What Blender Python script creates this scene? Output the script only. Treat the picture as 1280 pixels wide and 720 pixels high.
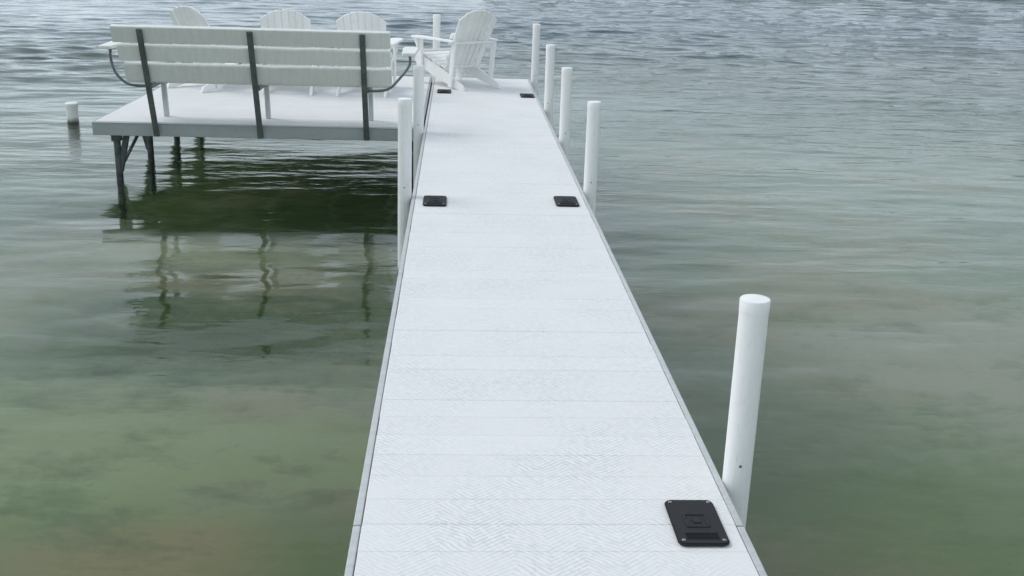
import bpy, bmesh, math, random
import numpy as np
from mathutils import Vector, Matrix
random.seed(7)
for o in list(bpy.data.objects): bpy.data.objects.remove(o)
S = bpy.context.scene
COL = S.collection
# ---------------------------------------------------------------- camera
cd = bpy.data.cameras.new('camera'); co = bpy.data.objects.new('camera', cd); COL.objects.link(co)
cd.sensor_width = 36.0; cd.lens = 1358.96 / 1280 * 36.0
cd.clip_start = 0.05; cd.clip_end = 6000
Rv = Vector((0.9985, -0.0462, 0.0289)); Uv = Vector((-0.0132, 0.3096, 0.9508)); Fv = Vector((0.0529, 0.9498, -0.3085))
Fv.normalize(); Rv = Fv.cross(Uv).normalized(); Uv = Rv.cross(Fv).normalized()
m = Matrix((Rv, Uv, -Fv)).transposed().to_4x4(); m.translation = Vector((-0.3077, 0, 1.7373))
co.matrix_world = m
S.camera = co
S.render.resolution_x = 1024; S.render.resolution_y = 576
# ---------------------------------------------------------------- light
SUN_EL, SUN_AZ = math.radians(48), math.radians(-68)     # azimuth from +Y towards +X
w = bpy.data.worlds.new("World"); S.world = w; w.use_nodes = True
nt = w.node_tree; nt.nodes.clear()
out = nt.nodes.new('ShaderNodeOutputWorld'); bg = nt.nodes.new('ShaderNodeBackground'); bg.inputs[1].default_value = 0.1
sky = nt.nodes.new('ShaderNodeTexSky'); sky.sky_type = 'NISHITA'; sky.sun_disc = False
sky.sun_elevation = SUN_EL; sky.sun_rotation = SUN_AZ
tc = nt.nodes.new('ShaderNodeTexCoord'); sep = nt.nodes.new('ShaderNodeSeparateXYZ')
nt.links.new(tc.outputs['Generated'], sep.inputs[0])
ramp = nt.nodes.new('ShaderNodeMapRange'); ramp.inputs['From Min'].default_value = 0; ramp.inputs['From Max'].default_value = 1
ramp.inputs['To Min'].default_value = 11.5; ramp.inputs['To Max'].default_value = 5.6
nt.links.new(sep.outputs['Z'], ramp.inputs['Value'])
nz = nt.nodes.new('ShaderNodeTexNoise'); nz.inputs['Scale'].default_value = 2.6; nz.inputs['Detail'].default_value = 5
mp = nt.nodes.new('ShaderNodeMapping'); mp.inputs['Scale'].default_value = (1, 1, 2.6)
nt.links.new(tc.outputs['Generated'], mp.inputs[0]); nt.links.new(mp.outputs[0], nz.inputs['Vector'])
cr = nt.nodes.new('ShaderNodeMapRange'); cr.inputs['From Min'].default_value = .3; cr.inputs['From Max'].default_value = .7
cr.inputs['To Min'].default_value = .82; cr.inputs['To Max'].default_value = 1.14
nt.links.new(nz.outputs['Fac'], cr.inputs['Value'])
mul = nt.nodes.new('ShaderNodeMath'); mul.operation = 'MULTIPLY'
# bright haze of cloud round the hidden sun
sdir = (math.sin(SUN_AZ) * math.cos(SUN_EL), math.cos(SUN_AZ) * math.cos(SUN_EL), math.sin(SUN_EL))
dt = nt.nodes.new('ShaderNodeVectorMath'); dt.operation = 'DOT_PRODUCT'; dt.inputs[1].default_value = sdir
nt.links.new(tc.outputs['Generated'], dt.inputs[0])
gl = nt.nodes.new('ShaderNodeMapRange'); gl.interpolation_type = 'SMOOTHSTEP'
gl.inputs['From Min'].default_value = .1; gl.inputs['From Max'].default_value = 1.0
gl.inputs['To Min'].default_value = .99; gl.inputs['To Max'].default_value = 1.06
nt.links.new(dt.outputs['Value'], gl.inputs['Value'])
gm = nt.nodes.new('ShaderNodeMath'); gm.operation = 'MULTIPLY'
nt.links.new(ramp.outputs[0], gm.inputs[0]); nt.links.new(gl.outputs[0], gm.inputs[1])
nt.links.new(gm.outputs[0], mul.inputs[0]); nt.links.new(cr.outputs[0], mul.inputs[1])
cc = nt.nodes.new('ShaderNodeVectorMath'); cc.operation = 'SCALE'; cc.inputs[0].default_value = (0.84, 0.955, 1.055)
nt.links.new(mul.outputs[0], cc.inputs['Scale'])
mx = nt.nodes.new('ShaderNodeMix'); mx.data_type = 'RGBA'; mx.inputs['Factor'].default_value = .8
nt.links.new(sky.outputs[0], mx.inputs['A']); nt.links.new(cc.outputs[0], mx.inputs['B'])
nt.links.new(mx.outputs['Result'], bg.inputs[0]); nt.links.new(bg.outputs[0], out.inputs[0])
sl = bpy.data.lights.new('sun', 'SUN'); sl.energy = 1.35; sl.angle = math.radians(30); sl.color = (1, .97, .93)
so = bpy.data.objects.new('sun', sl); COL.objects.link(so)
sd = Vector((math.sin(SUN_AZ) * math.cos(SUN_EL), math.cos(SUN_AZ) * math.cos(SUN_EL), math.sin(SUN_EL)))
so.rotation_euler = sd.to_track_quat('Z', 'Y').to_euler(); so.location = (0, 0, 20)
S.view_settings.view_transform = 'Standard'; S.view_settings.look = 'None'
S.view_settings.exposure = 0.12; S.view_settings.gamma = 1.0
S.view_settings.use_curve_mapping = False
WZ = -0.565   # water level; the deck top is z = 0

# ---------------------------------------------------------------- materials
class NB:
    def __init__(s, name):
        s.m = bpy.data.materials.new(name); s.m.use_nodes = True; s.t = s.m.node_tree
        s.b = s.t.nodes['Principled BSDF']
    def n(s, kind, **kw):
        x = s.t.nodes.new(kind)
        for k, v in kw.items():
            if k in x.inputs: x.inputs[k].default_value = v
            else: setattr(x, k, v)
        return x
    def l(s, a, b): s.t.links.new(a, b)
    def math(s, op, a, b=None, c=None):
        x = s.t.nodes.new('ShaderNodeMath'); x.operation = op
        for i, v in enumerate((a, b, c)):
            if v is None: continue
            if isinstance(v, (int, float)): x.inputs[i].default_value = v
            else: s.l(v, x.inputs[i])
        return x.outputs[0]
    def rng(s, v, a, b, c, d):
        x = s.n('ShaderNodeMapRange'); s.l(v, x.inputs['Value'])
        for k, q in zip(('From Min', 'From Max', 'To Min', 'To Max'), (a, b, c, d)): x.inputs[k].default_value = q
        return x.outputs[0]
    def mix(s, f, a, b, mode='MIX'):
        x = s.n('ShaderNodeMix', data_type='RGBA', blend_type=mode)
        for k, v in (('Factor', f), ('A', a), ('B', b)):
            if isinstance(v, (int, float)): x.inputs[k].default_value = v
            elif isinstance(v, tuple): x.inputs[k].default_value = (*v, 1)
            else: s.l(v, x.inputs[k])
        return x.outputs['Result']
    def coord(s, scale=(1, 1, 1), world=False, rot=(0, 0, 0)):
        if world: src = s.n('ShaderNodeNewGeometry').outputs['Position']
        else: src = s.n('ShaderNodeTexCoord').outputs['Object']
        x = s.n('ShaderNodeMapping'); x.inputs['Scale'].default_value = scale; x.inputs['Rotation'].default_value = rot
        s.l(src, x.inputs[0]); return x.outputs[0]
    def noise(s, vec, scale, detail=4, rough=.55):
        x = s.n('ShaderNodeTexNoise', Scale=scale, Detail=detail, Roughness=rough); s.l(vec, x.inputs['Vector'])
        return x.outputs['Fac']
    def bump(s, h, strength=.3, dist=.01, prev=None):
        x = s.n('ShaderNodeBump', Strength=strength, Distance=dist); s.l(h, x.inputs['Height'])
        if prev: s.l(prev, x.inputs['Normal'])
        return x.outputs[0]

def mat_simple(name, c1, c2, rough=.5, metal=0, scale=8, bump=.15, stretch=(1, 1, 1), dirt=None, tone=.04):
    b = NB(name)
    n1 = b.noise(b.coord(stretch), scale, 6)
    col = b.mix(b.rng(n1, .35, .65, 0, 1), c1, c2)
    oi = b.n('ShaderNodeObjectInfo').outputs['Random']
    v = b.rng(oi, 0, 1, 1 - tone, 1 + tone)
    sc = b.n('ShaderNodeVectorMath', operation='SCALE'); b.l(col, sc.inputs[0]); b.l(v, sc.inputs['Scale'])
    col = sc.outputs[0]
    if dirt:
        n2 = b.noise(b.coord(world=True), 23, 8, .7)
        col = b.mix(b.rng(n2, .55, .8, 0, .6), col, dirt)
    b.l(col, b.b.inputs['Base Color'])
    b.b.inputs['Metallic'].default_value = metal
    b.l(b.rng(n1, .3, .7, rough - .08, rough + .08), b.b.inputs['Roughness'])
    b.l(b.bump(b.noise(b.coord(stretch), scale * 9, 5), bump, .004), b.b.inputs['Normal'])
    return b.m

def mat_plank():
    b = NB('white_treaded_plank')
    g = b.n('ShaderNodeNewGeometry').outputs['Position']
    sp = b.n('ShaderNodeSeparateXYZ'); b.l(g, sp.inputs[0]); X, Y = sp.outputs[0], sp.outputs[1]
    # moulded tread: slanted ridges in lanes, broken into dashes and worn unevenly
    k = 2 * math.pi
    wn = b.noise(b.coord((1, 1, 1), True), 7, 3)
    wv = b.math('MULTIPLY', wn, .030)
    lane = b.math('PINGPONG', b.math('ADD', b.math('ADD', X, 10.0), b.math('MULTIPLY', wn, .06)), 0.11)
    p1 = b.math('SINE', b.math('MULTIPLY', b.math('ADD', b.math('ADD', Y, wv), b.math('MULTIPLY', lane, .8)), k / .0205))
    p2 = b.math('SINE', b.math('ADD', b.math('MULTIPLY', X, k / .026), b.math('MULTIPLY', Y, k / .043)))
    brk = b.noise(b.coord((1, .7, 1), True), 42, 3)
    rid = b.math('ADD', b.math('ADD', b.math('MULTIPLY', p1, .8), b.math('MULTIPLY', p2, .25)), b.rng(brk, .3, .7, -.8, .8))
    rid = b.rng(rid, -.8, .7, 0, 1)
    wear = b.noise(b.coord((1, 1, 1), True), 2.3, 6, .6)
    scuff = b.noise(b.coord((3, 12, 1), True), 2.0, 7, .7)
    base = b.mix(b.rng(wear, .3, .7, 0, 1), (.765, .76, .755), (.82, .81, .795))
    oi = b.n('ShaderNodeObjectInfo').outputs['Random']
    sc = b.n('ShaderNodeVectorMath', operation='SCALE'); b.l(base, sc.inputs[0]); b.l(b.rng(oi, 0, 1, .985, 1.01), sc.inputs['Scale'])
    base = b.mix(b.rng(scuff, .58, .75, 0, .25), sc.outputs[0], (.56, .60, .65))
    fac = b.math('MULTIPLY', b.math('SUBTRACT', 1.0, rid), b.rng(wear, .35, .65, .05, .62))
    base = b.mix(fac, base, (.50, .52, .54))
    b.l(base, b.b.inputs['Base Color'])
    blot = b.noise(b.coord((1, 1, 1), True), 5.5, 8, .75)
    base = b.mix(b.rng(blot, .60, .74, 0, .35), base, (.50, .51, .50))      # old water marks
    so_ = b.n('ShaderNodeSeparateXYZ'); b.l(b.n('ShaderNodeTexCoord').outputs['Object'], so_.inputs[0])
    base = b.mix(b.rng(so_.outputs[2], -.012, -.016, 0, 1), base, (.045, .045, .04))   # underside coloured dark to deepen the shade below the deck
    b.l(base, b.b.inputs['Base Color'])
    b.b.inputs['Roughness'].default_value = .62
    n1 = b.bump(b.noise(b.coord((1, 1, 1), True), 160, 4), .12, .003)
    b.l(b.bump(rid, .35, .0015, n1), b.b.inputs['Normal'])
    return b.m

def mat_pvc():
    b = NB('white_pvc')
    n1 = b.noise(b.coord((6, 6, .8), True), 5, 6)
    col = b.mix(b.rng(n1, .35, .65, 0, 1), (.85, .85, .83), (.89, .885, .865))
    n2 = b.noise(b.coord((30, 30, 5), True), 3, 8, .7)
    col = b.mix(b.rng(n2, .55, .75, 0, .45), col, (.52, .53, .48))
    sp = b.n('ShaderNodeSeparateXYZ'); b.l(b.n('ShaderNodeNewGeometry').outputs['Position'], sp.inputs[0])
    wob = b.math('ADD', sp.outputs[2], b.rng(n2, 0, 1, -.06, .06))
    col = b.mix(b.rng(wob, -.55, -.49, 1, 0), col, (.10, .12, .07))     # algae stain at the water line
    b.l(col, b.b.inputs['Base Color']); b.b.inputs['Roughness'].default_value = .38
    b.l(b.bump(n1, .1, .01), b.b.inputs['Normal'])
    return b.m

def mat_water():
    b = NB('lake_water')
    sp = b.n('ShaderNodeSeparateXYZ'); b.l(b.n('ShaderNodeNewGeometry').outputs['Position'], sp.inputs[0])
    n1 = b.noise(b.coord((.55, 1.5, 1), True), .33, 4, .5)
    far = b.rng(b.math('ADD', sp.outputs[1], b.rng(n1, 0, 1, -3, 3)), 14, 28, 0, 1)
    col = b.mix(far, (.070, .105, .062), (.014, .066, .105))      # suspended murk: greener in the shallows
    r1 = b.noise(b.coord((.35, 1, 1), True, (0, 0, .12)), 5.0, 3, .5)
    r2 = b.noise(b.coord((.45, 1, 1), True, (0, 0, -.2)), 13, 4, .55)
    gust = b.rng(b.noise(b.coord((.3, 1, 1), True), .35, 3), .35, .65, .3, 1)
    amp = b.math('MULTIPLY', b.rng(sp.outputs[1], 4, 22, .08, .8), gust)
    h = b.math('MULTIPLY', b.math('ADD', r1, b.math('MULTIPLY', r2, .3)), amp)
    bn = b.n('ShaderNodeBump', Strength=1.0, Distance=.05); b.l(h, bn.inputs['Height'])
    g = b.t.nodes.new('ShaderNodeBsdfPrincipled')
    for x in (b.b, g):
        x.inputs['IOR'].default_value = 1.333; x.inputs['Roughness'].default_value = .03
        b.l(bn.outputs[0], x.inputs['Normal'])
    b.l(col, b.b.inputs['Base Color'])
    g.inputs['Base Color'].default_value = (.88, .97, .77, 1); g.inputs['Transmission Weight'].default_value = 1
    mxs = b.t.nodes.new('ShaderNodeMixShader')
    b.l(b.rng(far, 0, 1, .97, .3), mxs.inputs[0]); b.l(b.b.outputs[0], mxs.inputs[1]); b.l(g.outputs[0], mxs.inputs[2])
    b.l(mxs.outputs[0], b.t.nodes['Material Output'].inputs['Surface'])
    return b.m

def mat_bed():
    b = NB('lake_bed')
    pa = b.coord((.7, 1.2, 1), True)
    n1 = b.noise(pa, .5, 5, .55); n2 = b.noise(b.coord((.8, 1.3, 1), True, (0, 0, .4)), .62, 5, .55); n3 = b.noise(pa, 2.6, 8, .7)
    col = b.mix(b.rng(n1, .38, .62, 0, 1), (.16, .22, .105), (.30, .34, .27))
    col = b.mix(b.rng(n2, .50, .62, 0, .8), col, (.33, .28, .20))
    P = b.n('ShaderNodeNewGeometry').outputs['Position']
    for cx, cy, rx, ry, c, a in BED:                        # sand and weed tones; some imitate the bench reflection
        v = b.n('ShaderNodeMapping', vector_type='POINT'); b.l(P, v.inputs[0])
        v.inputs['Location'].default_value = (-cx / rx, -cy / ry, 0); v.inputs['Scale'].default_value = (1 / rx, 1 / ry, 0)
        ln = b.n('ShaderNodeVectorMath', operation='LENGTH'); b.l(v.outputs[0], ln.inputs[0])
        d = b.math('ADD', ln.outputs['Value'], b.rng(n3, .3, .7, -.45, .45))
        d = b.math('ADD', d, b.rng(n2, .35, .65, -.3, .3))
        col = b.mix(b.rng(d, .45, 1.25, a, 0), col, c)
    col = b.mix(b.rng(n3, .50, .68, 0, .55), col, (.09, .14, .04))
    b.l(col, b.b.inputs['Base Color']); b.b.inputs['Roughness'].default_value = .9
    b.l(b.bump(n3, .5, .06), b.b.inputs['Normal'])
    return b.m
BED = [(5, 19, 15, 7, (.20, .29, .31), .8), (-8, 18, 8, 8, (.22, .30, .31), .8), (-3.2, 5.8, 2.2, 1.6, (.25, .31, .17), .8), (-1.6, 4.4, .8, .6, (.36, .27, .15), .75), (-2.6, 5.2, 1.2, .4, (.20, .29, .11), .5), (-.9, 4.1, .5, .9, (.10, .19, .05), .7),
       (-3.6, 12.4, 5.2, 3.4, (.06, .10, .03), .95), (-2.0, 9.3, 2.1, .42, (.42, .43, .33), .9), (-2.2, 5.6, 2.4, .6, (.33, .38, .22), .8), (-1.9, 7.55, 1.7, 1.2, (.035, .08, .006), .99), (-5.0, 8, 1.6, 1.6, (.34, .37, .30), .8), (2.2, 4.9, 1.3, 1.0, (.15, .22, .08), .8), (3.6, 7.0, 2.0, 1.2, (.36, .35, .30), .9),  # pale strips and dark green patch off the bench: its reflection put into bed colour
       (1.6, 6.2, .8, 1.2, (.17, .21, .14), .7), (6.0, 11, 3.5, 2.2, (.25, .32, .28), .8), (-7, 11, 2.5, 2.4, (.25, .34, .28), .8)]

M = dict(
    plank=mat_plank(), pvc=mat_pvc(), water=mat_water(), bed=mat_bed(),
    alu=mat_simple('weathered_aluminium', (.50, .515, .515), (.58, .59, .58), .45, .25, 5, .1, (1, 6, 1), (.30, .31, .30)),
    fascia=mat_simple('grey_fascia', (.33, .355, .355), (.40, .425, .42), .5, .2, 2, .05, (1, 1, 3), (.24, .26, .26)),
    steel=mat_simple('dark_galvanised_steel', (.11, .13, .125), (.17, .19, .18), .5, .3, 12, .2, dirt=(.06, .07, .065)),
    legm=mat_simple('wet_dark_steel', (.045, .055, .055), (.11, .13, .13), .42, .4, 14, .25, dirt=(.04, .05, .04)),
    board=mat_simple('white_board', (.76, .765, .725), (.82, .825, .785), .55, 0, 4, .2, (6, 1, 1), (.55, .57, .54)),
    chair=mat_simple('white_chair_plastic', (.87, .87, .85), (.91, .91, .89), .5, 0, 6, .12, (1, 1, 1), (.62, .63, .6)),
    black=mat_simple('black_rubber', (.007, .008, .010), (.014, .015, .018), .72, 0, 30, .3),
    screw=mat_simple('screw_metal', (.25, .26, .27), (.4, .41, .42), .35, .8, 40, .1),
    leaf=mat_simple('far_foliage', (.035, .07, .04), (.06, .10, .05), .8, 0, .2, .1),
    shore=mat_simple('shore_ground', (.07, .09, .05), (.12, .12, .08), .9, 0, .1, .1),
    lightalu=mat_simple('pale_aluminium', (.5, .53, .52), (.6, .62, .61), .45, .3, 6, .1),
)

# ---------------------------------------------------------------- mesh helpers
def link(name, me, mat=None, parent=None, loc=None):
    o = bpy.data.objects.new(name, me); COL.objects.link(o)
    if mat and not me.materials: me.materials.append(mat)
    if parent: o.parent = parent
    if loc is not None: o.location = loc
    return o
def done(bm, name, smooth=False, auto=None):
    bmesh.ops.recalc_face_normals(bm, faces=bm.faces[:])
    me = bpy.data.meshes.new(name); bm.to_mesh(me); bm.free()
    if smooth:
        for p in me.polygons: p.use_smooth = True
        if auto: me.set_sharp_from_angle(angle=math.radians(auto))
    return me
def bm_box(bm, size, loc=(0, 0, 0), rot=None, bevel=0, seg=1):
    r = bmesh.ops.create_cube(bm, size=1.0); vs = r['verts']
    bmesh.ops.scale(bm, vec=size, verts=vs)
    if bevel:
        es = list({e for v in vs for e in v.link_edges})
        r = bmesh.ops.bevel(bm, geom=es, offset=bevel, segments=seg, affect='EDGES', profile=.5)
        vs = r['verts']
    mt = Matrix.Translation(loc) @ (rot.to_4x4() if rot else Matrix())
    bmesh.ops.transform(bm, matrix=mt, verts=vs)
def box_me(name, size, bevel=0, seg=1, loc=(0, 0, 0), rot=None):
    bm = bmesh.new(); bm_box(bm, size, loc, rot, bevel, seg); return done(bm, name)
def bm_bar(bm, a, b, wx, wt, bevel=.003, up=Vector((0, 1, 0))):
    a, b = Vector(a), Vector(b); z = (b - a).normalized(); x = up.cross(z)
    if x.length < 1e-3: x = Vector((1, 0, 0))
    x.normalize(); y = z.cross(x)
    bm_box(bm, (wx, wt, (b - a).length), (a + b) / 2, Matrix((x, y, z)).transposed(), bevel)
def bar_me(name, a, b, wx, wt, bevel=.003, up=Vector((0, 1, 0))):
    bm = bmesh.new(); bm_bar(bm, a, b, wx, wt, bevel, up); return done(bm, name)
def tube_me(name, pts, r, n=12, sub=6):
    pts = [Vector(p) for p in pts]; path = []
    P = [pts[0]] + pts + [pts[-1]]
    for i in range(1, len(P) - 2):
        for k in range(sub):
            t = k / sub; a, b, c, d = P[i - 1:i + 3]
            path.append(.5 * ((2 * b) + (c - a) * t + (2 * a - 5 * b + 4 * c - d) * t * t + (3 * b - a - 3 * c + d) * t ** 3))
    path.append(pts[-1])
    bm = bmesh.new(); rings = []; nrm = None
    for i, p in enumerate(path):
        t = (path[min(i + 1, len(path) - 1)] - path[max(i - 1, 0)]).normalized()
        if nrm is None: nrm = t.orthogonal().normalized()
        nrm = (nrm - t * nrm.dot(t)).normalized(); bi = t.cross(nrm)
        rings.append([bm.verts.new(p + nrm * math.cos(2 * math.pi * k / n) * r + bi * math.sin(2 * math.pi * k / n) * r) for k in range(n)])
    for a, b in zip(rings, rings[1:]):
        for k in range(n): bm.faces.new((a[k], a[(k + 1) % n], b[(k + 1) % n], b[k]))
    bm.faces.new(rings[0]); bm.faces.new(rings[-1])
    return done(bm, name, True, 40)
def lathe_me(name, prof, n=32, wob=0):
    bm = bmesh.new(); rings = []
    for r, z in prof:
        rings.append([bm.verts.new((r * math.cos(2 * math.pi * k / n), r * math.sin(2 * math.pi * k / n), z)) for k in range(n)])
    for a, b in zip(rings, rings[1:]):
        for k in range(n): bm.faces.new((a[k], a[(k + 1) % n], b[(k + 1) % n], b[k]))
    bm.faces.new(rings[0]); bm.faces.new(rings[-1])
    return done(bm, name, True, 35)
def prism_me(name, outline, t, mtx=None, bevel=0.004):
    """closed 2-D outline (x, y) extruded by t along z, centred, then transformed"""
    bm = bmesh.new()
    vs = [bm.verts.new((x, y, -t / 2)) for x, y in outline]
    f = bm.faces.new(vs); r = bmesh.ops.extrude_face_region(bm, geom=[f])
    bmesh.ops.translate(bm, vec=(0, 0, t), verts=[v for v in r['geom'] if isinstance(v, bmesh.types.BMVert)])
    if bevel:
        es = [e for e in bm.edges if e.calc_face_angle(0) > .9]
        bmesh.ops.bevel(bm, geom=es, offset=bevel, segments=2, affect='EDGES')
    if mtx: bmesh.ops.transform(bm, matrix=mtx, verts=bm.verts[:])
    return done(bm, name)
def rrect(w, h, r, n=5):
    o = []
    for cx, cy, a0 in ((w / 2 - r, h / 2 - r, 0), (-w / 2 + r, h / 2 - r, 90), (-w / 2 + r, -h / 2 + r, 180), (w / 2 - r, -h / 2 + r, 270)):
        for k in range(n + 1):
            a = math.radians(a0 + 90 * k / n); o.append((cx + r * math.cos(a), cy + r * math.sin(a)))
    return o
def thing(name, label, cat, loc=(0, 0, 0), rz=0, group=None):
    o = bpy.data.objects.new(name, None); COL.objects.link(o); o.empty_display_size = .2
    o.location = loc; o.rotation_euler = (0, 0, rz); o['label'] = label; o['category'] = cat
    if group: o['group'] = group
    return o
def dup(root, loc, rz=0, label=None):
    r = root.copy(); COL.objects.link(r); r.location = loc; r.rotation_euler = (0, 0, rz)
    if label: r['label'] = label
    for ch in list(root.children):
        c = ch.copy(); COL.objects.link(c); c.parent = r
        for g in list(ch.children):
            d = g.copy(); COL.objects.link(d); d.parent = c
    return r

# ---------------------------------------------------------------- lake
def build_water():
    def axis(segs):
        out = [segs[0][0]]
        for a, b, d0, d1 in segs:
            x = a
            while x < b - 1e-6:
                t = (x - a) / (b - a); x = min(b, x + d0 * (d1 / d0) ** t); out.append(x)
        return np.array(out)
    ys = axis([(-1500, -2, 300, .6), (-2, 3, .25, .05), (3, 16, .028, .04), (16, 60, .04, .45), (60, 3500, .6, 500)])
    xs = axis([(-3000, -20, 400, .6), (-20, -6, .3, .08), (-6, 7, .08, .08), (7, 30, .08, .35), (30, 3000, .5, 400)])
    X, Y = np.meshgrid(xs, ys)
    rng = np.random.RandomState(4)
    Z = np.zeros_like(X)
    # distance fade so that waves shorter than the grid never alias
    dY = np.gradient(ys)[:, None]; dX = np.gradient(xs)[None, :]
    grow = np.clip((Y - 10.5) / 11, 0, 1); grow = .05 + .16 * np.clip((Y - 4) / 3, 0, 1) + .79 * grow * grow * (3 - 2 * grow)
    g2 = .68 + .32 * np.sin(X * .31 + 1.3 + .5 * np.sin(Y * .21)) * np.sin(Y * .27 + X * .07)
    for i in range(70):
        lam = .22 * (1.9 / .22) ** rng.rand()
        th = rng.normal(-.08, .38)
        kx, ky = math.sin(th) * 2 * math.pi / lam, math.cos(th) * 2 * math.pi / lam
        slope = .027 * (lam / .7) ** .15
        a = slope * lam / (2 * math.pi)
        ph = rng.rand() * 6.283
        # slow bending of the crests
        bend = .5 * np.sin(X * rng.uniform(.2, .9) + Y * rng.uniform(-.4, .4) + rng.rand() * 6.28)
        fade = np.clip(lam / (dY * 3.2) - 1, 0, 1) * np.clip(lam / max(abs(math.sin(th)), .08) / (dX * 3.2) - 1, 0, 1)
        arg = kx * X + ky * Y + ph + bend * 1.6
        wv = 1.75 * (np.exp(1.4 * np.sin(arg) - 1.4) - .383) if lam > .4 else np.sin(arg)
        Z += a * wv * fade
    for i in range(5):                                   # sparse longer crests further out
        lam = (1.15, .8, 1.6, .95, 1.35)[i]; th = (-.05, .10, -.2, .02, -.12)[i]
        q = (X * math.sin(th) + Y * math.cos(th)) / lam + .35 * np.sin(X * (.5 + .13 * i) + i) + .2 * np.sin(X * 1.3 + Y * .5 + 2 * i)
        fr = q - np.floor(q) - .5
        wd = .055 / lam
        pat = np.clip(np.sin(X * (.33 + .07 * i) + 2.1 * i + np.floor(q) * 1.7) - .25, 0, 1)
        Z += .015 * np.exp(-(fr / wd) ** 2) * pat * np.clip((Y - 9) / 5, 0, 1) * np.clip((32 - Y) / 12, 0, 1)
    Z *= grow * g2
    Z *= np.clip((Y + 2) / 4, 0, 1)
    nx, ny = len(xs), len(ys)
    v = np.stack([X, Y, Z + WZ], -1).reshape(-1, 3)
    i = np.arange(nx * ny).reshape(ny, nx)
    f = np.stack([i[:-1, :-1], i[:-1, 1:], i[1:, 1:], i[1:, :-1]], -1).reshape(-1, 4)
    me = bpy.data.meshes.new('water')
    me.vertices.add(len(v)); me.vertices.foreach_set('co', v.ravel())
    me.loops.add(f.size); me.loops.foreach_set('vertex_index', f.ravel().astype(np.int32))
    me.polygons.add(len(f)); me.polygons.foreach_set('loop_start', np.arange(0, f.size, 4, dtype=np.int32))
    me.polygons.foreach_set('use_smooth', np.ones(len(f), bool))
    me.update(calc_edges=True)
    print('water verts', nx, ny, nx * ny)
    o = link('lake_water', me, M['water']); o['kind'] = 'structure'; return o
build_water()
def build_bed():
    rows = []; ysb = [-1500, -60, -10, -2] + [i * .5 for i in range(0, 60)] + [32, 40, 60, 120, 400, 3500]
    xsb = [-3000, -200, -40] + [i * .6 - 18 for i in range(80)] + [60, 200, 3000]
    X, Y = np.meshgrid(np.array(xsb, float), np.array(ysb, float))
    D = .72 + .075 * np.clip(Y, -5, 25) + .06 * np.clip(Y - 25, 0, 60)
    Z = WZ - D + .05 * np.sin(X * .8 + Y * .3) * np.cos(Y * .9) * (np.abs(X) < 30)
    v = np.stack([X, Y, Z], -1).reshape(-1, 3); ny, nx = X.shape
    i = np.arange(nx * ny).reshape(ny, nx)
    f = np.stack([i[:-1, :-1], i[:-1, 1:], i[1:, 1:], i[1:, :-1]], -1).reshape(-1, 4)
    me = bpy.data.meshes.new('lake_bed'); me.from_pydata(v.tolist(), [], f.tolist())
    for p in me.polygons: p.use_smooth = True
    o = link('lake_bed', me, M['bed']); o['kind'] = 'structure'
build_bed()

# ---------------------------------------------------------------- far wooded shore (its reflection tints the water at the top right)
def far_shore():
    rs = random.Random(3); bm = bmesh.new()
    prev = None
    for k in range(61):
        a = math.radians(2 + k * 1.25); r = 330 - 60 * math.sin(k / 60 * 3.1)
        h = (3 + 11 * math.sin(k / 60 * math.pi) + 2 * math.sin(k * .7))
        row = [bm.verts.new((math.sin(a) * (r + q), math.cos(a) * (r + q), z)) for q, z in ((0, WZ - 1), (6, WZ + .7), (60, h), (200, h * 1.5))]
        if prev:
            for i in range(3): bm.faces.new((prev[i], prev[i + 1], row[i + 1], row[i]))
        prev = row
    o = link('far_shore', done(bm, 'far_shore', True), M['shore']); o['kind'] = 'structure'
    tb = bmesh.new(); bmesh.ops.create_icosphere(tb, subdivisions=1, radius=1)
    tv = np.array([v.co[:] for v in tb.verts]); tf = np.array([[v.index for v in f.verts] for f in tb.faces]); tb.free()
    V = []; F = []; nr = np.random.RandomState(2)
    for i in range(900):
        k = rs.uniform(0, 60); a = math.radians(2 + k * 1.25); r = 330 - 60 * math.sin(k / 60 * 3.1)
        q = rs.uniform(4, 60); base = (3 + 11 * math.sin(k / 60 * math.pi)) * q / 60
        hh = rs.uniform(9, 19); c = np.array((math.sin(a) * (r + q), math.cos(a) * (r + q), base))
        for j in range(6):
            f = .35 + .65 * j / 5; rad = hh * .22 * math.sin(f * 2.9 + .1) + .8
            off = c + np.array((rs.uniform(-2, 2), rs.uniform(-2, 2), hh * f - 1))
            F.append(tf + len(V) * len(tv)); V.append(tv * rad * nr.uniform(.75, 1.2, (len(tv), 1)) + off)
    wme = bpy.data.meshes.new('far_wood'); wme.from_pydata(np.concatenate(V).tolist(), [], np.concatenate(F).tolist())
    o = link('far_wood', wme, M['leaf']); o['kind'] = 'stuff'
    o['label'] = 'dark green wooded bank far across the lake'; o['category'] = 'wood'
far_shore()

# ---------------------------------------------------------------- walkway dock
HW = .61                      # half width of the walkway
JOINTS = [-1.29, 2.977, 7.23, 12.42]
Y0, Y1 = -2.5, 14.03
PITCH = .157
dock = thing('walkway_dock', 'long narrow white treaded walkway running out over the lake', 'dock', (0, 0, 0))
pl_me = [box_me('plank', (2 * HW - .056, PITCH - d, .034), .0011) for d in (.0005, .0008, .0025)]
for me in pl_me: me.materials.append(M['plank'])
random.seed(11)
edges = []
y = JOINTS[1]
ks = range(-35, 72)
for k in ks:
    yc = JOINTS[1] + (k + .5) * PITCH
    if yc < Y0 or yc > Y1 - .05: continue
    joint = any(abs(yc - PITCH / 2 - j) < PITCH / 2 for j in JOINTS)
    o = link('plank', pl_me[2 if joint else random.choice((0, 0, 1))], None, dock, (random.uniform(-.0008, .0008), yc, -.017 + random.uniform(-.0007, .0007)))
bounds = [Y0] + [j for j in JOINTS] + [Y1]
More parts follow.
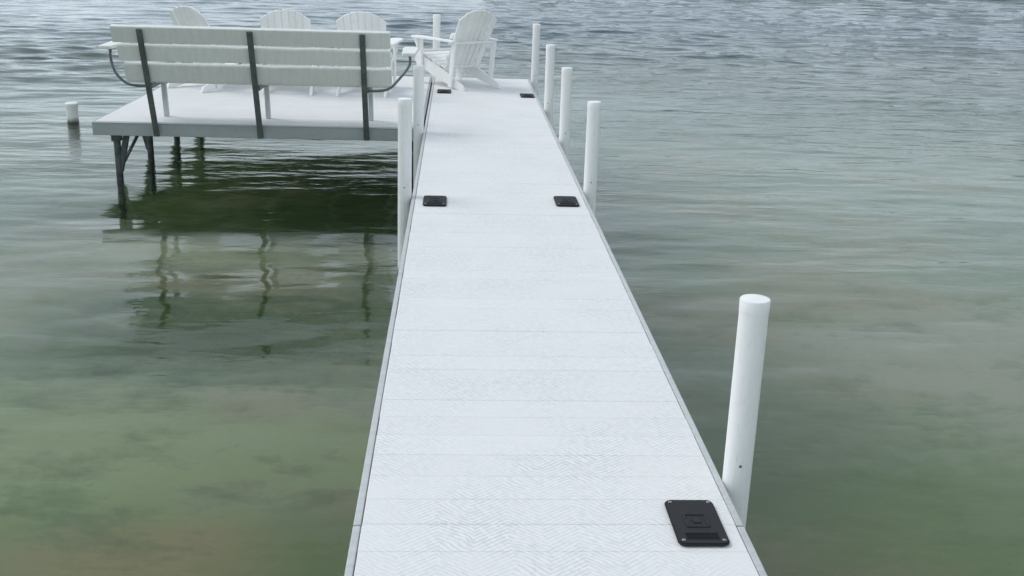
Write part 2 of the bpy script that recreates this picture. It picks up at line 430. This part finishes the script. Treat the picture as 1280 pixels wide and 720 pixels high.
for s in (-1, 1):
    for a, b in zip(bounds, bounds[1:]):
        me = box_me('side_rail', (.024, b - a - .006, .125), .004, 2)
        o = link('side_rail', me, M['alu'], dock, (s * (HW - .012), (a + b) / 2, -.0665))
bolt_me = lathe_me('bolt', [(.009, 0), (.009, .005), (.005, .007)], 8); bolt_me.materials.append(M['screw'])
for s in (-1, 1):
    for yj in JOINTS[1:]:
        for dy in (-.09, -.04, .04, .09):
            q = link('bolt', bolt_me, None, dock, (s * HW, yj + dy, -.045)); q.rotation_euler = (0, s * math.pi / 2, 0)
        link('splice_plate', box_me('splice_plate', (.006, .26, .07), .002), M['screw'], dock, (s * (HW + .0005), yj, -.06))
for yj in [Y0 + .05] + JOINTS[1:] + [9.8, 5.1, Y1 - .03]:
    link('cross_beam', box_me('cross_beam', (2 * HW - .05, .05, .08), .004), M['alu'], dock, (0, yj, -.08))
# black joint plates
def make_pad():
    r = thing('joint_plate', 'x', 'plate', group='black rounded plates on the walkway deck')
    link('plate', prism_me('plate', rrect(.158, .27, .022), .012, None, .004), M['black'], r, (0, 0, .0075))
    ring = bmesh.new()
    for sx, sy, w_, h_ in ((0, 1, .066, .008), (0, -1, .066, .008), (1, 0, .008, .074), (-1, 0, .008, .074)):
        bm_box(ring, (w_, h_, .004), (sx * .033, sy * .037, .0145), None, .001)
    link('socket_rim', done(ring, 'socket_rim'), M['black'], r)
    link('socket_plug', prism_me('socket_plug', rrect(.028, .034, .006, 3), .008, None, .002), M['black'], r, (0, 0, .0125))
    sm = lathe_me('screw', [(.0065, 0), (.0065, .002), (.004, .0035)], 12); sm.materials.append(M['screw'])
    for sx in (-1, 1):
        for sy in (-1, 1): link('screw', sm, None, r, (sx * .062, sy * .115, .0135))
    rm = bmesh.new()
    for k in range(5): bm_box(rm, (.10 - .0 * k, .003, .003), (0, -.075 - k * .008, .0145), None, .001)
    link('grip_rib', done(rm, 'grip_rib'), M['black'], r)
    return r
pad = make_pad()
pad.location = (.457, 2.977, 0); pad['label'] = 'largest black plate, on the near right of the deck beside the closest post'
dup(pad, (.453, 7.275, 0), 0, 'black plate at the right deck edge, halfway out beside the second post on the right')
dup(pad, (-.448, 7.22, 0), 0, 'black plate at the left deck edge, halfway out beside the nearest left post')
dup(pad, (.49, 12.42, 0), 0, 'tiny far black plate at the right deck edge, before the far end of the walkway')
dup(pad, (-.455, 12.62, 0), 0, 'tiny far black plate on the deck left, just in front of the angled chair')

# ---------------------------------------------------------------- posts
def make_post(h, r=.0475):
    t = thing('dock_post', 'x', 'post', group='white round posts along the walkway')
    link('sleeve', lathe_me('sleeve', [(r, -2.3), (r, h - .035)], 36), M['pvc'], t)
    link('cap', lathe_me('cap', [(r + .0012, h - .042), (r + .0016, h - .004), (r - .001, h), (r * .5, h + .003), (.002, h + .004)], 36), M['pvc'], t)
    br = bmesh.new()
    for z in (-.055, -.095): bm_box(br, (.07, .02, .012), (0, 0, z), None, .002)
    link('bracket', done(br, 'bracket'), M['alu'], t)
    hm = lathe_me('bolt_hole', [(.005, 0), (.005, .0015), (.003, .002)], 10)
    for k, (a, z) in enumerate(((-100, .07), (-96, .065))):
        if k: break
        q = link('bolt', hm, M['steel'], t, ((r - .0005) * math.cos(math.radians(a)), (r - .0005) * math.sin(math.radians(a)), z))
        q.rotation_euler = (math.radians(90), 0, math.radians(a + 90))
    return t
specs = [(.66, 3.28, .648, 'closest and largest white post, rising from the water right of the near black plate'),
         (.66, 7.65, .640, 'second white post up the right edge, just beyond the halfway plate'),
         (.66, 9.67, .643, 'third white post up the right side of the walkway'),
         (.66, 11.48, .668, 'fourth white post up the right side, beside the far right plate'),
         (.665, 13.79, .700, 'last white post on the right, at the far corner of the walkway'),
         (-.66, 7.38, .671, 'nearest post on the left edge, overlapping the corner of the bench platform'),
         (-.655, 9.95, .600, 'white post partly hidden behind the nearest left post, at the platform corner'),
         (-.575, 14.09, .760, 'white post at the far end, standing behind the arm of the angled chair')]
for x, y, h, lab in specs:
    t = make_post(h); t.location = (x, y, 0); t['label'] = lab
    t.rotation_euler = (random.uniform(-.008, .008), random.uniform(-.006, .006), random.uniform(-.3, .3))
bu = thing('marker_pile', 'short white capped pile standing alone in the lake left of the platform', 'pile', (-4.92, 13.3, WZ))
link('sleeve', lathe_me('sleeve', [(.068, -1.2), (.068, .205)], 28), M['pvc'], bu)
bu.children[0].location = (0, 0, 0)
link('cap', lathe_me('cap', [(.074, .19), (.075, .232), (.066, .243), (.03, .248), (.002, .249)], 28), M['pvc'], bu)

# ---------------------------------------------------------------- platform
PX0, PX1, PY0, PY1 = -3.66, -.625, 10.15, 14.0
plat = thing('bench_platform', 'wide white decked platform on dark legs left of the walkway end', 'platform', (0, 0, 0))
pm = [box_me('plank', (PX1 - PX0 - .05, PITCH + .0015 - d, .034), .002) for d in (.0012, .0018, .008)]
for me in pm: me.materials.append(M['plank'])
n = 24; step = (PY1 - PY0 - .05) / n
for k in range(n):
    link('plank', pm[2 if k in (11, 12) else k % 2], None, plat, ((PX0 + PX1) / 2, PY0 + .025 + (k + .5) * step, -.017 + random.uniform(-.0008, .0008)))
def fas(a, b):
    a, b = Vector(a), Vector(b); d = b - a
    s = (d.length, .028, .125) if abs(d.x) > abs(d.y) else (.028, d.length, .125)
    link('fascia', box_me('fascia', s, .004, 2), M['fascia'], plat, (a + b) / 2 + Vector((0, 0, -.0665)))
fas((PX0, PY0 + .014, 0), (PX1, PY0 + .014, 0)); fas((PX0, PY1 - .014, 0), (PX1, PY1 - .014, 0))
fas((PX0 + .014, PY0 + .03, 0), (PX0 + .014, PY1 - .03, 0)); fas((PX1 - .014, PY0 + .03, 0), (PX1 - .014, PY1 - .03, 0))
lip = link('edge_lip', box_me('edge_lip', (PX1 - PX0, .012, .008), .002), M['lightalu'], plat, ((PX0 + PX1) / 2, PY0 - .003, -.0085))
for k in range(5):
    link('joist', box_me('joist', (.045, PY1 - PY0 - .08, .09), .003), M['fascia'], plat, (PX0 + .35 + k * .58, (PY0 + PY1) / 2, -.08))
for x in (-3.50, -.85):
    for yy in ((10.33, 11.42, 12.52, 13.72) if x < -3 else (13.72,)):
        lg = link('leg', tube_me('leg', [(x, yy, -.05), (x + .0, yy, -2.6)], .033, 10, 1), M['legm'], plat)
        sgn = -1 if (x > -1 or yy > 11) else 1
        bm = bmesh.new(); bm_bar(bm, (x + sgn * .10, yy + .0, -.12), (x + sgn * .012, yy, -.50), .055, .03, .004, Vector((0, 1, 0)))
        link('brace', done(bm, 'brace'), M['legm'], lg)
        link('leg_bracket', box_me('leg_bracket', (.09, .07, .09), .006), M['legm'], lg, (x, yy, -.165))
    if x > -3: continue
    bm = bmesh.new(); bm_bar(bm, (x, 10.33, -.50), (x, 11.42, -.14), .018, .03, .003, Vector((1, 0, 0)))
    link('diagonal_rod', done(bm, 'diagonal_rod'), M['legm'], plat)

# ---------------------------------------------------------------- bench
bench = thing('lakeside_bench', 'long slatted white bench with dark leaning uprights, its back to the shore', 'bench', (0, 0, 0))
K = .335
def bk(z, off=0): return 10.125 - K * z + off           # y of the back plane (rear face of slats)
for x in (-3.075, -2.125, -1.145):
    top = .872
    up = bar_me('upright', (x, bk(-.128) - .022, -.128), (x, bk(top) - .022, top), .052, .018, .004)
    u = link('upright', up, M['steel'], bench)
    for zz in (.15, .48, .66, .82):
        b_ = link('bolt', lathe_me('bolt', [(.011, 0), (.011, .005), (.006, .008)], 10), M['steel'], u, (x, bk(zz) - .032, zz))
        b_.rotation_euler = (math.radians(90 + 18), 0, 0)
random.seed(5)
def slat_outline(L, h, waves):
    N = 60; o = []
    for k in range(N + 1):
        x = -L / 2 + L * k / N; o.append((x, -h / 2))
    for k in range(N, -1, -1):
        x = -L / 2 + L * k / N; d = 0
        for c, wd, dp in waves: d -= dp * math.exp(-((x - c) / wd) ** 2)
        o.append((x, h / 2 + d))
    return o
tilt = math.atan(K)
for (z0, z1, xl, xr, wv) in ((.752, .903, -3.33, -.905, []), (.588, .735, -3.30, -.905, [(-.15, .1, .005), (.3, .14, .004), (.95, .12, .006)]),
                             (.405, .568, -3.27, -.90, [(.15, .12, .004), (1.02, .1, .006)])):
    zc = (z0 + z1) / 2; L = xr - xl; h = (z1 - z0) * math.sqrt(1 + K * K)
    me = prism_me('back_slat', slat_outline(L, h - .012, wv), .055, Matrix.Rotation(math.radians(90) + tilt, 4, 'X'), .005)
    link('back_slat', me, M['board'], bench, ((xl + xr) / 2, bk(zc, .029), zc - .004))
for k in range(4):
    link('seat_board', box_me('seat_board', (2.36, .105, .034), .005, 2), M['board'], bench, (-2.11, 10.10 + .06 + k * .115, .405 - .006 * (3 - k)))
for x in (-3.07, -2.11, -1.13):
    link('seat_support', box_me('seat_support', (.04, .52, .05), .004), M['steel'], bench, (x, 10.28, .355))
    link('front_leg', bar_me('front_leg', (x - .0, 10.52, .002), (x, 10.48, .34), .045, .045, .004), M['lightalu'], bench)
for s, xo, xi in ((-1, -3.47, -3.075), (1, -.70, -1.145)):
    xc = -3.43 if s < 0 else -.745
    o = [(-.062, -.26), (-.05, -.3), (.05, -.3), (.062, -.26), (.075, .2), (.06, .29), (0, .315), (-.06, .29), (-.075, .2)]
    me = prism_me('armrest', o, .028, None, .006)
    link('armrest', me, M['board'], bench, (xc, 10.25, .69))
    pts = [(xi, 10.02, .355), (xi + s * .12, 10.03, .352), (xi + s * .22, 10.05, .375), (xi + s * .31, 10.08, .46), (xc, 10.12, .58), (xc, 10.14, .675)]
    link('arm_tube', tube_me('arm_tube', pts, .0125, 10, 8), M['steel'], bench)
    link('arm_plate', box_me('arm_plate', (.08, .3, .008), .002), M['steel'], bench, (xc, 10.2, .671))

# ---------------------------------------------------------------- adirondack chairs
def make_chair():
    t = thing('adirondack_chair', 'x', 'chair', group='white adirondack chairs on the dock')
    A = M['chair']
    # local: faces +Y.  back plane from (y=-.12, z=.22) up to (y=-.50, z=.93)
    b0 = Vector((0, -.10, .22)); b1 = Vector((0, -.46, .905)); d = (b1 - b0); H = d.length; d.normalize()
    nslat = 7
    nrm = Vector((1, 0, 0)).cross(d)
    for k in range(nslat):
        u = (k - 3) / 3.0
        xb, xt = u * .21, u * .232
        hw_b, hw_t = .0342, .0382
        top = lambda xx: H * (1 - .13 * (abs(xx) / .27) ** 2.4)
        o = [(xb - hw_b, 0), (xb + hw_b, 0)]
        o += [(xt + hw_t, top(xt + hw_t) - .004), (xt + hw_t * .5, top(xt + hw_t * .5)), (xt, top(xt)), (xt - hw_t * .5, top(xt - hw_t * .5)), (xt - hw_t, top(xt - hw_t) - .004)]
        R3 = Matrix((Vector((1, 0, 0)), d, nrm)).transposed().to_4x4()
        off = nrm * (-.03 * u * u)
        me = prism_me('back_slat', o, .02, Matrix.Translation(b0 + off * -1) @ R3, .004)
        link('back_slat', me, A, t)
    for hh, wd in ((.12, .46), (.42, .54)):
        p = b0 + d * hh - nrm * .028
        R3 = Matrix((Vector((1, 0, 0)), d, nrm)).transposed()
        link('back_rail', box_me('back_rail', (wd, .07, .024), .004, 1, p, R3), A, t)
    for k in range(6):
        f = k / 5; yy = -.09 + f * .52; zz = .235 + .135 * f + (0 if k < 5 else -.012)
        rt = Matrix.Rotation(math.radians(14 if k < 5 else -30), 3, 'X')
        link('seat_slat', box_me('seat_slat', (.50, .092, .02), .005, 2, (0, yy, zz), rt), A, t)
    for s in (-1, 1):
        st = [(.46, .33), (.46, .24), (.05, .10), (-.46, .0), (-.56, .0), (-.52, .06), (-.10, .205), (.36, .335)]
        R3 = Matrix(((0, 0, 1, 0), (1, 0, 0, 0), (0, 1, 0, 0), (0, 0, 0, 1)))
        link('side_rail', prism_me('side_rail', st, .026, Matrix.Translation((s * .262, 0, 0)) @ R3, .003), A, t)
        link('front_leg', box_me('front_leg', (.028, .11, .535), .004, 1, (s * .292, .33, .2675)), A, t)
        bk_ = [(.02, .0), (.02, .0)]
        link('rear_post', bar_me('rear_post', (s * .292, -.30, .02), (s * .292, -.37, .54), .026, .07, .004, Vector((0, 1, 0))), A, t)
        o = [(-.045, -.42), (.03, -.42), (.05, -.1), (.075, .2), (.078, .34), (.05, .40), (0, .415), (-.05, .40), (-.075, .34), (-.07, .2), (-.05, -.1)]
        o = [(x * (1 if s > 0 else -1), y) for x, y in o]
        if s < 0: o.reverse()
        link('arm', prism_me('arm', o, .024, Matrix.Translation((s * .315, .02, .55)), .006), A, t)
        br = [(0, 0), (.10, 0), (.0, -.14)]
        link('arm_bracket', prism_me('arm_bracket', br, .022, Matrix.Translation((s * .315, .385 - .05, .538)) @ R3, .003), A, t)
    link('arm_crossbar', box_me('arm_crossbar', (.66, .06, .024), .004, 1, (0, -.33, .527)), A, t)
    link('foot_rail', box_me('foot_rail', (.56, .024, .07), .004, 1, (0, .455, .29)), A, t)
    return t
ch = make_chair()
ch.location = (-3.02, 12.72, .0); ch.rotation_euler = (0, 0, math.radians(-33))
ch['label'] = 'white fan-backed chair behind the left end of the bench, only its slanted top showing'
dup(ch, (-2.19, 12.62, 0), math.radians(2), 'middle of the three white chair backs showing above the bench')
dup(ch, (-1.34, 12.6, 0), math.radians(-2), 'white chair behind the right end of the bench, its arm showing past the bench')
dup(ch, (-.33, 13.3, 0), math.radians(36), 'white slatted chair turned to the left at the far end of the walkway')

S.render.engine = 'CYCLES'
S.cycles.max_bounces = 8
